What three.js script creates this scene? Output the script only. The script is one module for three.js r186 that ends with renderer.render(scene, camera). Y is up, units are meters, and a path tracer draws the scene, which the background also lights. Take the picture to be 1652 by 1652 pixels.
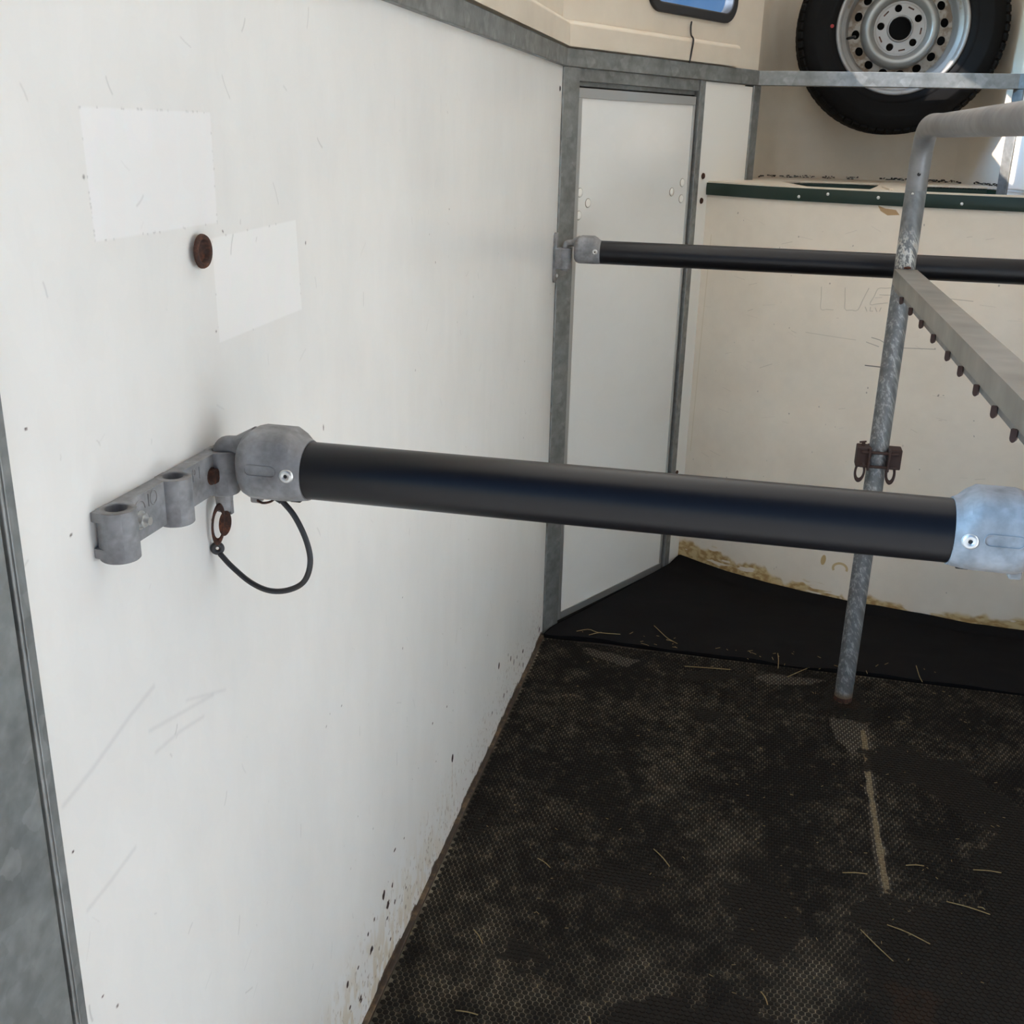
import * as THREE from 'three';
import { Sky } from 'three/addons/objects/Sky.js';
import { RoundedBoxGeometry } from 'three/addons/geometries/RoundedBoxGeometry.js';
import { mergeGeometries } from 'three/addons/utils/BufferGeometryUtils.js';

// ---------------------------------------------------------------- camera, sky, sun, exposure
// Lengths below are written in units of 1.37 m (the height of the lens above the trailer floor);
// the last lines turn every geometry and position into metres.
const U = 1.37;
const scene = new THREE.Scene();
const camera = new THREE.PerspectiveCamera(51.29, 1, 0.02, 300);
{
  const m = new THREE.Matrix4().makeBasis(
    new THREE.Vector3(0.97494, 0.02349, -0.22122),
    new THREE.Vector3(-0.0955, 0.94231, -0.32082),
    new THREE.Vector3(0.20092, 0.33391, 0.92094));
  camera.quaternion.setFromRotationMatrix(m);
  camera.position.set(0.368 * U, U, 0);
}
const renderer = new THREE.WebGLRenderer({ antialias: true });
renderer.toneMapping = THREE.LinearToneMapping;
renderer.toneMappingExposure = 1.32;
renderer.shadowMap.enabled = true;

const SUN = new THREE.Vector3(-2.3, 1.0, 1).normalize();
const sky = new Sky();
sky.scale.setScalar(200);
sky.material.uniforms.turbidity.value = 10;
sky.material.uniforms.rayleigh.value = 0.68;
sky.material.uniforms.mieCoefficient.value = 0.008;
sky.material.uniforms.mieDirectionalG.value = 0.8;
sky.material.uniforms.sunPosition.value.copy(SUN);
scene.add(sky);
scene.backgroundIntensity = 0.42;
const sun = new THREE.DirectionalLight(0xffe3cc, 11.0);
sun.position.copy(SUN).multiplyScalar(12);
sun.castShadow = true;
sun.shadow.mapSize.set(2048, 2048);
Object.assign(sun.shadow.camera, { left: -6, right: 6, top: 6, bottom: -6, near: 0.5, far: 40 });
scene.add(sun, sun.target);

// ---------------------------------------------------------------- helpers
let seed = 7;
const rnd = () => { seed = (seed * 1664525 + 1013904223) >>> 0; return seed / 4294967296; };
const rr = (a, b) => a + (b - a) * rnd();
const hash = (x, y) => { let h = Math.imul(x, 374761393) ^ Math.imul(y, 668265263); h = Math.imul(h ^ (h >>> 13), 1274126177); return ((h ^ (h >>> 16)) >>> 0) / 4294967296; };
function noise(x, y) {
  const i = Math.floor(x), j = Math.floor(y), f = x - i, g = y - j, s = f * f * (3 - 2 * f), t = g * g * (3 - 2 * g);
  const a = hash(i, j), b = hash(i + 1, j), c = hash(i, j + 1), d = hash(i + 1, j + 1);
  return a + (b - a) * s + (c - a) * t + (a - b - c + d) * s * t;
}
const fbm = (x, y, n = 4) => { let v = 0, a = 0.5, w = 0; for (let k = 0; k < n; k++) { v += a * noise(x, y); w += a; x = x * 2.03 + 17.1; y = y * 2.03 + 5.7; a *= 0.5; } return v / w; };
const clamp = (v, a = 0, b = 1) => Math.min(b, Math.max(a, v));
const sstep = (a, b, v) => { const t = clamp((v - a) / (b - a)); return t * t * (3 - 2 * t); };
const mix = (a, b, t) => a + (b - a) * t;
const mix3 = (a, b, t) => [mix(a[0], b[0], t), mix(a[1], b[1], t), mix(a[2], b[2], t)];

function canvas(w, h) { const c = document.createElement('canvas'); c.width = w; c.height = h; return c; }
function paint(w, h, fn) {                     // fn(x, y) -> sRGB [r, g, b]
  const c = canvas(w, h), g = c.getContext('2d'), im = g.createImageData(w, h), d = im.data;
  for (let y = 0, k = 0; y < h; y++) for (let x = 0; x < w; x++, k += 4) { const v = fn(x, y); d[k] = v[0]; d[k + 1] = v[1]; d[k + 2] = v[2]; d[k + 3] = 255; }
  g.putImageData(im, 0, 0); return c;
}
function tex(c, colour = true, rep = 0) {      // rep: metres that one tile covers
  const t = new THREE.CanvasTexture(c);
  if (colour) t.colorSpace = THREE.SRGBColorSpace;
  t.wrapS = t.wrapT = rep ? THREE.RepeatWrapping : THREE.ClampToEdgeWrapping;
  if (rep) t.repeat.set(1 / rep, 1 / rep);
  t.magFilter = THREE.LinearFilter; t.anisotropy = 8;
  return t;
}
function tileNoise(w, s, n) {                  // wrap-around noise on a w x w tile
  const a = new Float32Array(w * w);
  for (let y = 0; y < w; y++) for (let x = 0; x < w; x++) {
    const u = x / w, v = y / w, f = (p, q) => fbm(p * s, q * s, n);
    const bx = sstep(0.8, 1, u), by = sstep(0.8, 1, v);
    a[y * w + x] = mix(mix(f(u, v), f(u - 1, v), bx), mix(f(u, v - 1), f(u - 1, v - 1), bx), by);
  }
  return a;
}
function std(o) { return new THREE.MeshStandardMaterial({ side: THREE.DoubleSide, ...o }); }

function triUV(g) {                            // uv in metres, per face along its main direction
  const n = g.index ? g.toNonIndexed() : g;
  const p = n.attributes.position, uv = new Float32Array(p.count * 2), a = new THREE.Vector3(), b = new THREE.Vector3(), c = new THREE.Vector3();
  for (let i = 0; i < p.count; i += 3) {
    a.fromBufferAttribute(p, i); b.fromBufferAttribute(p, i + 1); c.fromBufferAttribute(p, i + 2);
    b.sub(a); c.sub(a); b.cross(c);
    const x = Math.abs(b.x), y = Math.abs(b.y), z = Math.abs(b.z);
    for (let k = 0; k < 3; k++) {
      a.fromBufferAttribute(p, i + k);
      const q = x >= y && x >= z ? [a.z, a.y] : y >= z ? [a.x, a.z] : [a.x, a.y];
      uv[(i + k) * 2] = q[0] * U; uv[(i + k) * 2 + 1] = q[1] * U;
    }
  }
  n.setAttribute('uv', new THREE.BufferAttribute(uv, 2));
  return n;
}
const strip = (g) => { const n = g.index ? g.toNonIndexed() : g.clone(); for (const k of Object.keys(n.attributes)) if (!['position', 'normal', 'uv'].includes(k)) n.deleteAttribute(k); if (!n.attributes.uv) n.setAttribute('uv', new THREE.BufferAttribute(new Float32Array(n.attributes.position.count * 2), 2)); return n; };
const join = (...gs) => mergeGeometries(gs.flat().map(strip));
function mesh(name, geo, mat, parent = scene, uv = true) {
  const m = new THREE.Mesh(uv ? triUV(geo) : geo, mat);
  m.name = name; m.castShadow = m.receiveShadow = true; parent.add(m); return m;
}
function tag(o, label, category, group, kind) { o.userData.label = label; o.userData.category = category; if (group) o.userData.group = group; if (kind) o.userData.kind = kind; return o; }
const used = new Map();
const numbered = (n) => { const k = used.get(n) ?? 0; used.set(n, k + 1); return k ? n + '_' + String(k).padStart(3, '0') : n; };
function thing(name, label, category, pos = [0, 0, 0], turn = 0, group, kind) {
  const o = new THREE.Group(); o.name = numbered(name); o.position.set(...pos); o.rotation.y = turn; scene.add(o);
  return tag(o, label, category, group, kind);
}
function struct(name, geo, mat, label, category, uv = true) { return tag(mesh(name, geo, mat, scene, uv), label, category, null, 'structure'); }
const B = (x0, x1, y0, y1, z0, z1) => new THREE.BoxGeometry(Math.abs(x1 - x0), Math.abs(y1 - y0), Math.abs(z1 - z0)).translate((x0 + x1) / 2, (y0 + y1) / 2, (z0 + z1) / 2);
const RB = (x0, x1, y0, y1, z0, z1, r = 0.0015, s = 2) => new RoundedBoxGeometry(Math.abs(x1 - x0), Math.abs(y1 - y0), Math.abs(z1 - z0), s, Math.min(r, Math.abs(x1 - x0) / 2.01, Math.abs(y1 - y0) / 2.01, Math.abs(z1 - z0) / 2.01)).translate((x0 + x1) / 2, (y0 + y1) / 2, (z0 + z1) / 2);
const V = (x, y, z) => new THREE.Vector3(x, y, z);
const curve = (pts, t = 0.5) => new THREE.CatmullRomCurve3(pts.map((p) => V(...p)), false, 'catmullrom', t);
const tube = (pts, r, n = 24, k = 10) => { const c = curve(pts), g = new THREE.TubeGeometry(c, n, r, k); const a = pts[0], b = pts[pts.length - 1]; return join(g, new THREE.SphereGeometry(r, k, 6).translate(...a), new THREE.SphereGeometry(r, k, 6).translate(...b)); };
function cyl(a, b, r, k = 24, r2 = r) {        // capped cylinder between two points
  const A = V(...a), D = V(...b).sub(A), g = new THREE.CylinderGeometry(r2, r, D.length(), k);
  g.applyQuaternion(new THREE.Quaternion().setFromUnitVectors(V(0, 1, 0), D.clone().normalize()));
  return g.translate(A.x + D.x / 2, A.y + D.y / 2, A.z + D.z / 2);
}
function grid(fn, nu, nv, close = false) {     // fn(u, v) -> [x, y, z]
  const p = [], uv = [], ix = [];
  for (let j = 0; j <= nv; j++) for (let i = 0; i <= nu; i++) { p.push(...fn(i / nu, j / nv)); uv.push(i / nu, j / nv); }
  for (let j = 0; j < nv; j++) for (let i = 0; i < nu; i++) { const a = j * (nu + 1) + i, b = a + 1, c = a + nu + 1, d = c + 1; ix.push(a, b, d, a, d, c); }
  const g = new THREE.BufferGeometry();
  g.setAttribute('position', new THREE.Float32BufferAttribute(p, 3)); g.setAttribute('uv', new THREE.Float32BufferAttribute(uv, 2)); g.setIndex(ix); g.computeVertexNormals();
  return g;
}
const slab = (fn, nu, nv, th) => {             // grid with a thickness vector and closed rims
  const back = (u, v) => { const p = fn(u, v); return [p[0] + th[0], p[1] + th[1], p[2] + th[2]]; };
  const edge = (f) => grid((u, v) => { const p = f(u); return [p[0] + th[0] * v, p[1] + th[1] * v, p[2] + th[2] * v]; }, Math.max(nu, nv), 1);
  return join(grid(fn, nu, nv), grid(back, nu, nv), edge((t) => fn(t, 0)), edge((t) => fn(t, 1)), edge((t) => fn(0, t)), edge((t) => fn(1, t)));
};
function mirror(g, c) {                        // reflected in the plane x = c / 2
  const n = g.index ? g.toNonIndexed() : g.clone();
  for (const k of ['position', 'normal']) { const a = n.attributes[k]; for (let i = 0; i < a.count; i++) a.setX(i, (k === 'position' ? c : 0) - a.getX(i)); }
  for (const a of Object.values(n.attributes)) for (let i = 0; i < a.count; i += 3) for (let k = 0; k < a.itemSize; k++) { const s = a.itemSize, t = a.array[(i + 1) * s + k]; a.array[(i + 1) * s + k] = a.array[(i + 2) * s + k]; a.array[(i + 2) * s + k] = t; }
  return n;
}
function rrect(s, x0, y0, x1, y1, r, C = THREE.Shape) {
  const p = s ?? new C();
  p.moveTo(x0 + r, y0); p.lineTo(x1 - r, y0); p.absarc(x1 - r, y0 + r, r, -Math.PI / 2, 0); p.lineTo(x1, y1 - r); p.absarc(x1 - r, y1 - r, r, 0, Math.PI / 2);
  p.lineTo(x0 + r, y1); p.absarc(x0 + r, y1 - r, r, Math.PI / 2, Math.PI); p.lineTo(x0, y0 + r); p.absarc(x0 + r, y0 + r, r, Math.PI, 1.5 * Math.PI); return p;
}
const ext = (shape, d, bevel = 0, seg = 12) => new THREE.ExtrudeGeometry(shape, { depth: d, bevelEnabled: bevel > 0, bevelThickness: bevel, bevelSize: bevel, bevelOffset: -bevel, bevelSegments: 2, curveSegments: seg });
const hole = (x, y, r) => { const p = new THREE.Path(); p.absarc(x, y, r, 0, Math.PI * 2, true); return p; };
const disc = (x, y, r) => { const p = new THREE.Shape(); p.absarc(x, y, r, 0, Math.PI * 2); return p; };

// ---------------------------------------------------------------- materials
const n1 = tileNoise(512, 6, 5), n2 = tileNoise(512, 26, 4), n3 = tileNoise(512, 3, 5);
const at = (a, x, y) => a[((y & 511) << 9) + (x & 511)];
const cells = []; for (let i = 0; i < 260; i++) cells.push([rnd() * 512, rnd() * 512, rnd()]);
const spangle = paint(512, 512, (x, y) => {
  const wx = x + (at(n1, x, y) - 0.5) * 60, wy = y + (at(n1, x + 200, y + 90) - 0.5) * 60;
  let best = 1e9, t = 0;
  for (const c of cells) { let dx = Math.abs(wx - c[0]), dy = Math.abs(wy - c[1]); if (dx > 256) dx = 512 - dx; if (dy > 256) dy = 512 - dy; const d = dx * dx + dy * dy; if (d < best) { best = d; t = c[2]; } }
  const l = 128 + (t > 0.9 ? 15 : t * 9) + (at(n2, x, y) - 0.5) * 34 + (at(n3, x, y) - 0.5) * 46;
  return [l, l + 2, l];
});
const oxide = paint(512, 512, (x, y) => {      // old hot-dip tube with white bloom
  const b = sstep(0.5, 0.68, at(n2, x, y >> 1) * 0.7 + at(n1, x, y) * 0.4), l = 122 + (at(n3, x, y) - 0.5) * 50;
  return mix3([l, l + 2, l + 3], [188, 188, 184], b * 0.75);
});
const castTex = paint(512, 512, (x, y) => { const l = 136 + (at(n1, x, y) - 0.5) * 60 + (at(n2, x, y) - 0.5) * 26; return [l, l, l + 1]; });
const grpTex = paint(512, 512, (x, y) => { const l = (at(n3, x, y) - 0.5) * 22 + (at(n2, x, y) - 0.5) * 8; return [203 + l, 192 + l, 174 + l * 0.95]; });
const rustTex = paint(512, 512, (x, y) => mix3([52, 34, 27], [112, 66, 44], sstep(0.35, 0.75, at(n1, x, y) * 0.6 + at(n2, x, y) * 0.4)));
const blackTex = paint(512, 512, (x, y) => { const d = sstep(0.6, 0.78, at(n1, x, y)) * 16 + (at(n2, x, y) - 0.5) * 5; return [15 + d, 15 + d, 18 + d]; });
const M = {
  galv: std({ map: tex(spangle, true, 0.34), metalness: 0.55, roughness: 0.5 }),
  tube: std({ map: tex(oxide, true, 0.16), metalness: 0.45, roughness: 0.5 }),
  cast: std({ map: tex(castTex, true, 0.12), metalness: 0.35, roughness: 0.66, bumpMap: tex(castTex, false, 0.05), bumpScale: 0.0002 }),
  alu: std({ color: 0xb4b5b3, metalness: 0.75, roughness: 0.38 }),
  steelChannel: std({ map: tex(paint(512, 512, (x, y) => { const l = 150 + (at(n1, x, y) - 0.5) * 44; return [l, l - 3, l - 10]; }), true, 0.4), metalness: 0.6, roughness: 0.45 }),
  bright: std({ color: 0xc9cac8, metalness: 0.7, roughness: 0.35 }),
  grp: std({ map: tex(grpTex, true, 0.9), roughness: 0.45 }),
  roof: new THREE.MeshPhysicalMaterial({ color: 0xf3e6cf, roughness: 0.95, transmission: 0.7, thickness: 0, side: THREE.DoubleSide }),
  white: std({ color: 0xe4e2da, roughness: 0.34 }),
  black: new THREE.MeshPhysicalMaterial({ map: tex(blackTex, true, 0.25), roughness: 0.36, specularIntensity: 0.65, side: THREE.DoubleSide }),
  rubber: std({ color: 0x1b1b1d, roughness: 0.6 }),
  cord: std({ color: 0x232427, roughness: 0.5 }),
  rust: std({ map: tex(rustTex, true, 0.06), roughness: 0.85, metalness: 0.1 }),
  rustDark: std({ color: 0x3a2a26, roughness: 0.85 }),
  green: std({ color: 0x12291f, roughness: 0.35 }),
  dark: std({ color: 0x141414, roughness: 0.8 }),
  tyre: new THREE.MeshPhysicalMaterial({ side: THREE.DoubleSide, specularIntensity: 0.35, map: tex(paint(256, 256, (x, y) => { const l = 11 + (at(n2, x, y) - 0.5) * 8; return [l, l, l]; }), true, 0.2), roughness: 0.75 }),
  rim: std({ map: tex(paint(512, 512, (x, y) => { const r = sstep(0.6, 0.75, at(n1, x, y) * 0.65 + at(n2, x, y) * 0.4), l = 152 + (at(n3, x, y) - 0.5) * 30; return mix3([l, l - 1, l - 4], [120, 104, 86], r * 0.55); }), true, 0.3), metalness: 0.45, roughness: 0.45 }),
  rimWorn: std({ map: tex(paint(512, 512, (x, y) => { const r = sstep(0.42, 0.62, at(n1, x, y) * 0.65 + at(n2, x, y) * 0.4), l = 148 + (at(n3, x, y) - 0.5) * 30; return mix3([l, l - 4, l - 12], [92, 74, 56], r * 0.7); }), true, 0.3), metalness: 0.25, roughness: 0.6 }),
  glass: new THREE.MeshPhysicalMaterial({ color: 0xf4faff, transmission: 1, thickness: 0, roughness: 0.08, ior: 1.49 }),
  grime: std({ color: 0x8d887c, roughness: 0.8 }),
  hay: std({ color: 0x8f7c54, roughness: 0.9 }),
  ply: std({ color: 0x2a231c, roughness: 0.9 }),
  gravel: std({ map: tex(paint(512, 512, (x, y) => { const l = (at(n2, x, y) - 0.5) * 90 + (at(n1, x, y) - 0.5) * 40; return [190 + l * 0.8, 182 + l * 0.8, 166 + l * 0.8]; }), true, 1.2), roughness: 0.95 }),
};

// ---------------------------------------------------------------- the ground and the trailer shell
const W = 1.214, ZR = -0.457, ZC = -2.022, DS = 0.7, TH = Math.atan2(0.618, 0.33), H1 = 1.116, H2 = 1.147, HS = 0.913, HR = 1.56;
const D = (s, n = 0) => [s * 0.471 + n * 0.882, ZC - s * 0.882 + n * 0.471];      // along the diagonal front-left wall
const diag = (g) => g.rotateY(TH).translate(0, 0, ZC);

{
  const g = new THREE.PlaneGeometry(60, 60).rotateX(-Math.PI / 2).translate(0, -0.36, 0);
  struct('ground', g, M.gravel, 'pale gravel yard that the trailer stands on', 'ground');
}
{
  const sh = new THREE.Shape([[0, 0], [W, 0], [W, -ZC + ZR], [0.884, 2.64 + ZR], [0.884, 2.9 + ZR], [0.33, 2.9 + ZR], [0.33, 2.64 + ZR], [0, -ZC + ZR]].map(([x, y]) => new THREE.Vector2(x, y)));
  const g = ext(sh, 0.03).rotateX(-Math.PI / 2).translate(0, -0.03, ZR);
  struct('floor', g, M.ply, 'dark wooden trailer floor under the rubber mats', 'floor');
}

// left side panel: one white board whose own marks are printed in its colour map
let wallRough;
const wallMap = (() => {
  const w = 2048, h = 1448, z0 = 0.457, z1 = 2.03, y1 = H1;
  const X = (z) => (z - z0) / (z1 - z0) * w, Y = (y) => (1 - y / y1) * h, k = w / (z1 - z0);
  const c = paint(w, h, (x, y) => {
    const v = 1 - y / h, m = fbm(x / 190, y / 240, 4), f = fbm(x / 26 + 9, y / 70, 3);
    const l = 226 + (m - 0.5) * 12 + (f - 0.5) * 5;
    let col = [l, l - 1, l - 6];
    const z = z0 + x / w * (z1 - z0), low = sstep(0.16, 0.0, v * y1) * sstep(0.42, 0.62, fbm(x / 14, y / 34 + 40, 4));
    col = mix3(col, [196, 178, 146], low * sstep(1.5, 0.85, z) * 0.75);
    const sp = sstep(0.74, 0.8, fbm(x / 5 + 3, y / 9, 2)) * sstep(0.16, 0.01, v * y1);
    return mix3(col, [120, 100, 80], sp * 0.7);
  });
  const g = c.getContext('2d');
  const quad = (q, style) => { g.fillStyle = style; g.beginPath(); q.forEach(([z, y], i) => (i ? g.lineTo(X(z), Y(y)) : g.moveTo(X(z), Y(y)))); g.closePath(); g.fill(); };
  const A = [[0.554, 1.0084], [0.7023, 1.0089], [0.7022, 0.9372], [0.556, 0.9367]], Bq = [[0.6925, 0.9274], [0.8348, 0.9302], [0.8397, 0.8574], [0.6939, 0.8547]];
  quad(A, 'rgba(238,239,238,0.42)'); quad(Bq, 'rgba(241,241,239,0.5)');
  g.strokeStyle = 'rgba(120,120,118,0.35)'; g.lineWidth = 1.2;
  for (const q of [A, Bq]) for (let i = 0; i < 4; i++) { const a = q[i], b = q[(i + 1) % 4]; for (let t = 0; t < 1; t += 0.012) if (rnd() < (q === A ? 0.14 : 0.04)) { g.beginPath(); g.moveTo(X(mix(a[0], b[0], t)) + rr(-1, 1), Y(mix(a[1], b[1], t)) + rr(-1, 1)); g.lineTo(X(mix(a[0], b[0], t + 0.01)), Y(mix(a[1], b[1], t + 0.01))); g.stroke(); } }
  // scuffs
  const scr = [[[0.4639, 0.6199], [0.4963, 0.6262], [0.54, 0.6384], [0.5714, 0.6444]], [[0.5633, 0.5963], [0.5963, 0.594], [0.6314, 0.5867]], [[0.4733, 0.5376], [0.5009, 0.5396], [0.5311, 0.544]], [[0.6079, 0.6126], [0.6664, 0.5903]], [[0.5587, 0.6159], [0.6473, 0.5963]]];
  for (const s of scr) { g.strokeStyle = 'rgba(150,150,148,0.15)'; g.lineWidth = rr(2, 5); g.filter = 'blur(1px)'; g.beginPath(); s.forEach(([z, y], i) => (i ? g.lineTo(X(z), Y(y)) : g.moveTo(X(z), Y(y)))); g.stroke(); }
  g.filter = 'none';
  for (let i = 0; i < 260; i++) { const z = rr(z0, z1), y = rr(0.02, 1.1), a = rr(-1.2, 1.2) + Math.PI / 2, L = rr(2, 26); g.strokeStyle = `rgba(110,108,104,${rr(0.06, 0.26)})`; g.lineWidth = rr(0.5, 1.8); g.beginPath(); g.moveTo(X(z), Y(y)); g.quadraticCurveTo(X(z) + Math.cos(a) * L * 0.5 + rr(-3, 3), Y(y) + Math.sin(a) * L * 0.5, X(z) + Math.cos(a) * L, Y(y) + Math.sin(a) * L); g.stroke(); }
  for (let i = 0; i < 70; i++) { g.fillStyle = `rgba(70,62,56,${rr(0.3, 0.8)})`; g.beginPath(); g.ellipse(X(rr(z0, z1)), Y(rr(0.02, 1.0) ** 1.5), rr(0.6, 1.6), rr(0.7, 2.2), rr(0, 3), 0, 7); g.fill(); }
  // chips where the white skin is gone and dark board shows
  const chips = [[1.6121, 0.131, 4, 11], [1.7074, 0.0978, 3, 8], [1.7356, 0.0761, 2, 9], [1.7625, 0.073, 2, 6], [1.7876, 0.0446, 2, 5], [1.6854, 0.1163, 1.5, 6], [1.8172, 0.0584, 4, 6], [1.8237, 0.025, 3, 8], [1.6574, 0.0481, 3, 7], [1.6827, 0.0421, 2, 4], [1.5674, 0.0632, 2, 5], [1.3164, 0.1281, 5, 14], [1.2855, 0.2317, 2, 3], [1.2157, 0.2446, 2, 4], [1.0097, 0.1248, 6, 17], [1.0245, 0.099, 8, 14], [1.0417, 0.1144, 3, 10], [1.0947, 0.0692, 2, 6], [0.9642, 0.0819, 8, 12], [1.0531, 0.1587, 5, 4], [1.0214, 0.0809, 4, 5], [0.976, 0.1165, 3, 7], [0.9544, 0.1129, 3, 8], [1.0896, 0.15, 2, 3], [0.9203, 0.0944, 4, 5], [0.9251, 0.0458, 6, 9], [0.8874, 0.1003, 5, 13], [0.9268, 0.0405, 5, 6], [1.05, 0.0823, 3, 9], [1.0313, 0.0401, 3, 5], [0.8923, 0.0631, 4, 7], [1.9824, 0.027, 3, 9], [0.4764, 0.8471, 3, 3], [0.4779, 0.4665, 3, 3], [0.4683, 0.5857, 3, 4], [0.8767, 0.7453, 1.5, 9], [0.853, 0.9105, 1.5, 5], [0.6899, 0.8634, 1.5, 4]];
  wallRough = canvas(w, h); const g2 = wallRough.getContext('2d'); g2.fillStyle = 'rgb(70,70,70)'; g2.fillRect(0, 0, w, h); g2.fillStyle = '#fff';
  for (const [z, y, pw, ph] of chips) {
    const dz = (z * 0.98 + 0.05) / 1720 * k, rx = pw * 1.25 * dz, ry = ph * 0.62 * dz;
    g.fillStyle = pw < 2 ? 'rgba(90,84,80,0.8)' : 'rgb(44,29,25)'; g.beginPath();
    for (let a = 0; a < 14; a++) { const q = a / 14 * Math.PI * 2, r = pw > 5 || pw < 4 ? rr(0.65, 1.25) : rr(0.92, 1.06); const px = X(z) + Math.cos(q) * rx * r, py = Y(y) + Math.sin(q) * ry * r; a ? g.lineTo(px, py) : g.moveTo(px, py); }
    g.closePath(); g.fill(); g2.beginPath(); g2.ellipse(X(z), Y(y), rx, ry, 0, 0, 7); g2.fill();
  }
  // ragged brown bottom edge
  g.fillStyle = 'rgb(74,56,42)'; g.beginPath(); g.moveTo(0, h); for (let x = 0; x <= w; x += 4) g.lineTo(x, h - 5 - 9 * sstep(0.45, 0.7, noise(x / 30, 3)) - 5 * rnd()); g.lineTo(w, h); g.fill();
  // drip under the worn bolt head
  g.strokeStyle = 'rgba(150,110,70,0.25)'; g.lineWidth = 4; g.beginPath(); g.moveTo(X(1.3164), Y(0.12)); g.lineTo(X(1.315), Y(0.07)); g.stroke();
  return c;
})();
{
  const g = B(-0.016, 0, 0, H1 + 0.01, -2.03, ZR);
  const p = g.attributes.position, uv = g.attributes.uv;
  for (let i = 0; i < p.count; i++) uv.setXY(i, (-p.getZ(i) - 0.457) / (2.03 - 0.457), p.getY(i) / H1);
  struct('wall_left', g, std({ map: tex(wallMap), roughnessMap: tex(wallRough, false), roughness: 1 }), 'scuffed white side panel with two paler sticker marks and chipped foot', 'wall', false);
  // far left screw hole and rear ones
  struct('wall_right', B(W, W + 0.016, 0, H1 + 0.01, -2.03, ZR), M.white, 'white side panel of the trailer opposite the scuffed one', 'wall');
  struct('wall_upper_left', join(B(-0.02, -0.004, H2 - 0.01, HR + 0.06, -2.03, ZR)), M.grp, 'cream moulded upper side wall above the galvanised rail', 'wall');
  struct('wall_upper_right', B(W + 0.004, W + 0.02, H2 - 0.01, HR + 0.06, -2.03, ZR), M.grp, 'cream moulded upper side wall opposite the white panel', 'wall');
  struct('baseboard_left', RB(-0.002, 0.0075, 0, 0.0065, -2.0, ZR, 0.002), std({ map: tex(paint(512, 512, (x, y) => mix3([52, 42, 33], [104, 86, 64], sstep(0.4, 0.75, at(n1, x, y) * 0.5 + at(n2, x, y) * 0.5))), true, 0.3), roughness: 0.9 }), 'thin dirty brown strip along the foot of the white side panel', 'baseboard');
}
// ridge moulded into the cream walls above the rail
function ridge(len) { return grid((u, v) => { const a = v * Math.PI / 2; return [u * len, H2 + 0.002 + (v < 0.02 ? 0 : 0.032 + 0.012 * Math.sin(a)), 0.014 * Math.cos(a) + 0.001 - 0.004]; }, 8, 8); }
{
  const s = scene.getObjectByName('wall_upper_left');
  mesh('moulded_ridge', ridge(1.56).rotateY(Math.PI / 2).translate(0, 0, -0.46), M.grp, s);
}

// upper diagonal walls with rounded windows
const WIN = [0.252, 1.231, 0.588, 1.42, 0.045];
function upperDiag() {
  const sh = new THREE.Shape([[-0.01, H2 - 0.01], [DS + 0.01, H2 - 0.01], [DS + 0.01, HR + 0.145], [-0.01, HR + 0.03]].map(([x, y]) => new THREE.Vector2(x, y)));
  sh.holes.push(rrect(null, WIN[0] + 0.008, WIN[1] + 0.008, WIN[2] - 0.008, WIN[3] - 0.008, WIN[4] - 0.006, THREE.Path));
  return ext(sh, 0.016).translate(0, 0, -0.02);
}
struct('wall_upper_front_left', diag(upperDiag()), M.grp, 'cream moulded wall above the narrow door around the rounded window', 'wall');
mesh('moulded_ridge', diag(ridge(0.6)), M.grp, scene.getObjectByName('wall_upper_front_left'));
struct('wall_upper_front_right', mirror(diag(upperDiag()), W), M.grp, 'cream moulded wall on the far side of the nose around its window', 'wall');
function windowUnit(name, label, flip) {
  const fl = (g) => (flip ? mirror(diag(g), W) : diag(g));
  const o = thing(name, label, 'window', [0, 0, 0], 0, null, 'structure');
  const ring = rrect(null, WIN[0], WIN[1], WIN[2], WIN[3], WIN[4]);
  ring.holes.push(rrect(null, WIN[0] + 0.019, WIN[1] + 0.019, WIN[2] - 0.019, WIN[3] - 0.019, WIN[4] - 0.016, THREE.Path));
  mesh('rubber_seal', fl(ext(ring, 0.018, 0.003).translate(0, 0, -0.018)), M.rubber, o);
  mesh('pane', fl(ext(rrect(null, WIN[0] + 0.012, WIN[1] + 0.012, WIN[2] - 0.012, WIN[3] - 0.012, WIN[4] - 0.01), 0.002).translate(0, 0, -0.013)), M.glass, o);
  return o;
}
windowUnit('window_1', 'small rounded window with black rubber seal above the narrow door', false);
windowUnit('window_2', 'small rounded window with black rubber seal across the nose', true);

// nose of the trailer behind the cross beam
const nosePlan = new THREE.CatmullRomCurve3([[0.318, -2.64], [0.33, -2.72], [0.348, -2.80], [0.40, -2.88], [0.50, -2.905], [0.607, -2.905], [0.714, -2.9], [0.80, -2.875], [0.86, -2.80], [0.884, -2.72], [0.896, -2.64]].map(([x, z]) => V(x, 0, z)));
struct('wall_nose', slab((u, v) => { const p = nosePlan.getPoint(u); return [p.x, mix(0.895, HR + 0.15, v), p.z]; }, 60, 6, [0, 0, -0.012]), M.grp, 'cream moulded nose wall behind the spare wheel', 'wall');
mesh('moulded_groove', join(tube([[0.842, 1.155, -2.80], [0.846, 1.3, -2.80], [0.85, 1.5, -2.80]], 0.006, 12, 8)), M.grp, scene.getObjectByName('wall_nose'));

// roof
struct('ceiling', grid((u, v) => { const x = mix(-0.03, W + 0.03, u), a = (x - W / 2) / (W / 2 + 0.03); return [x, HR + 0.14 * (1 - a * a * a * a), mix(ZR + 0.02, -2.95, v)]; }, 40, 4), M.roof, 'cream arched translucent roof of the trailer', 'ceiling');

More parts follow.
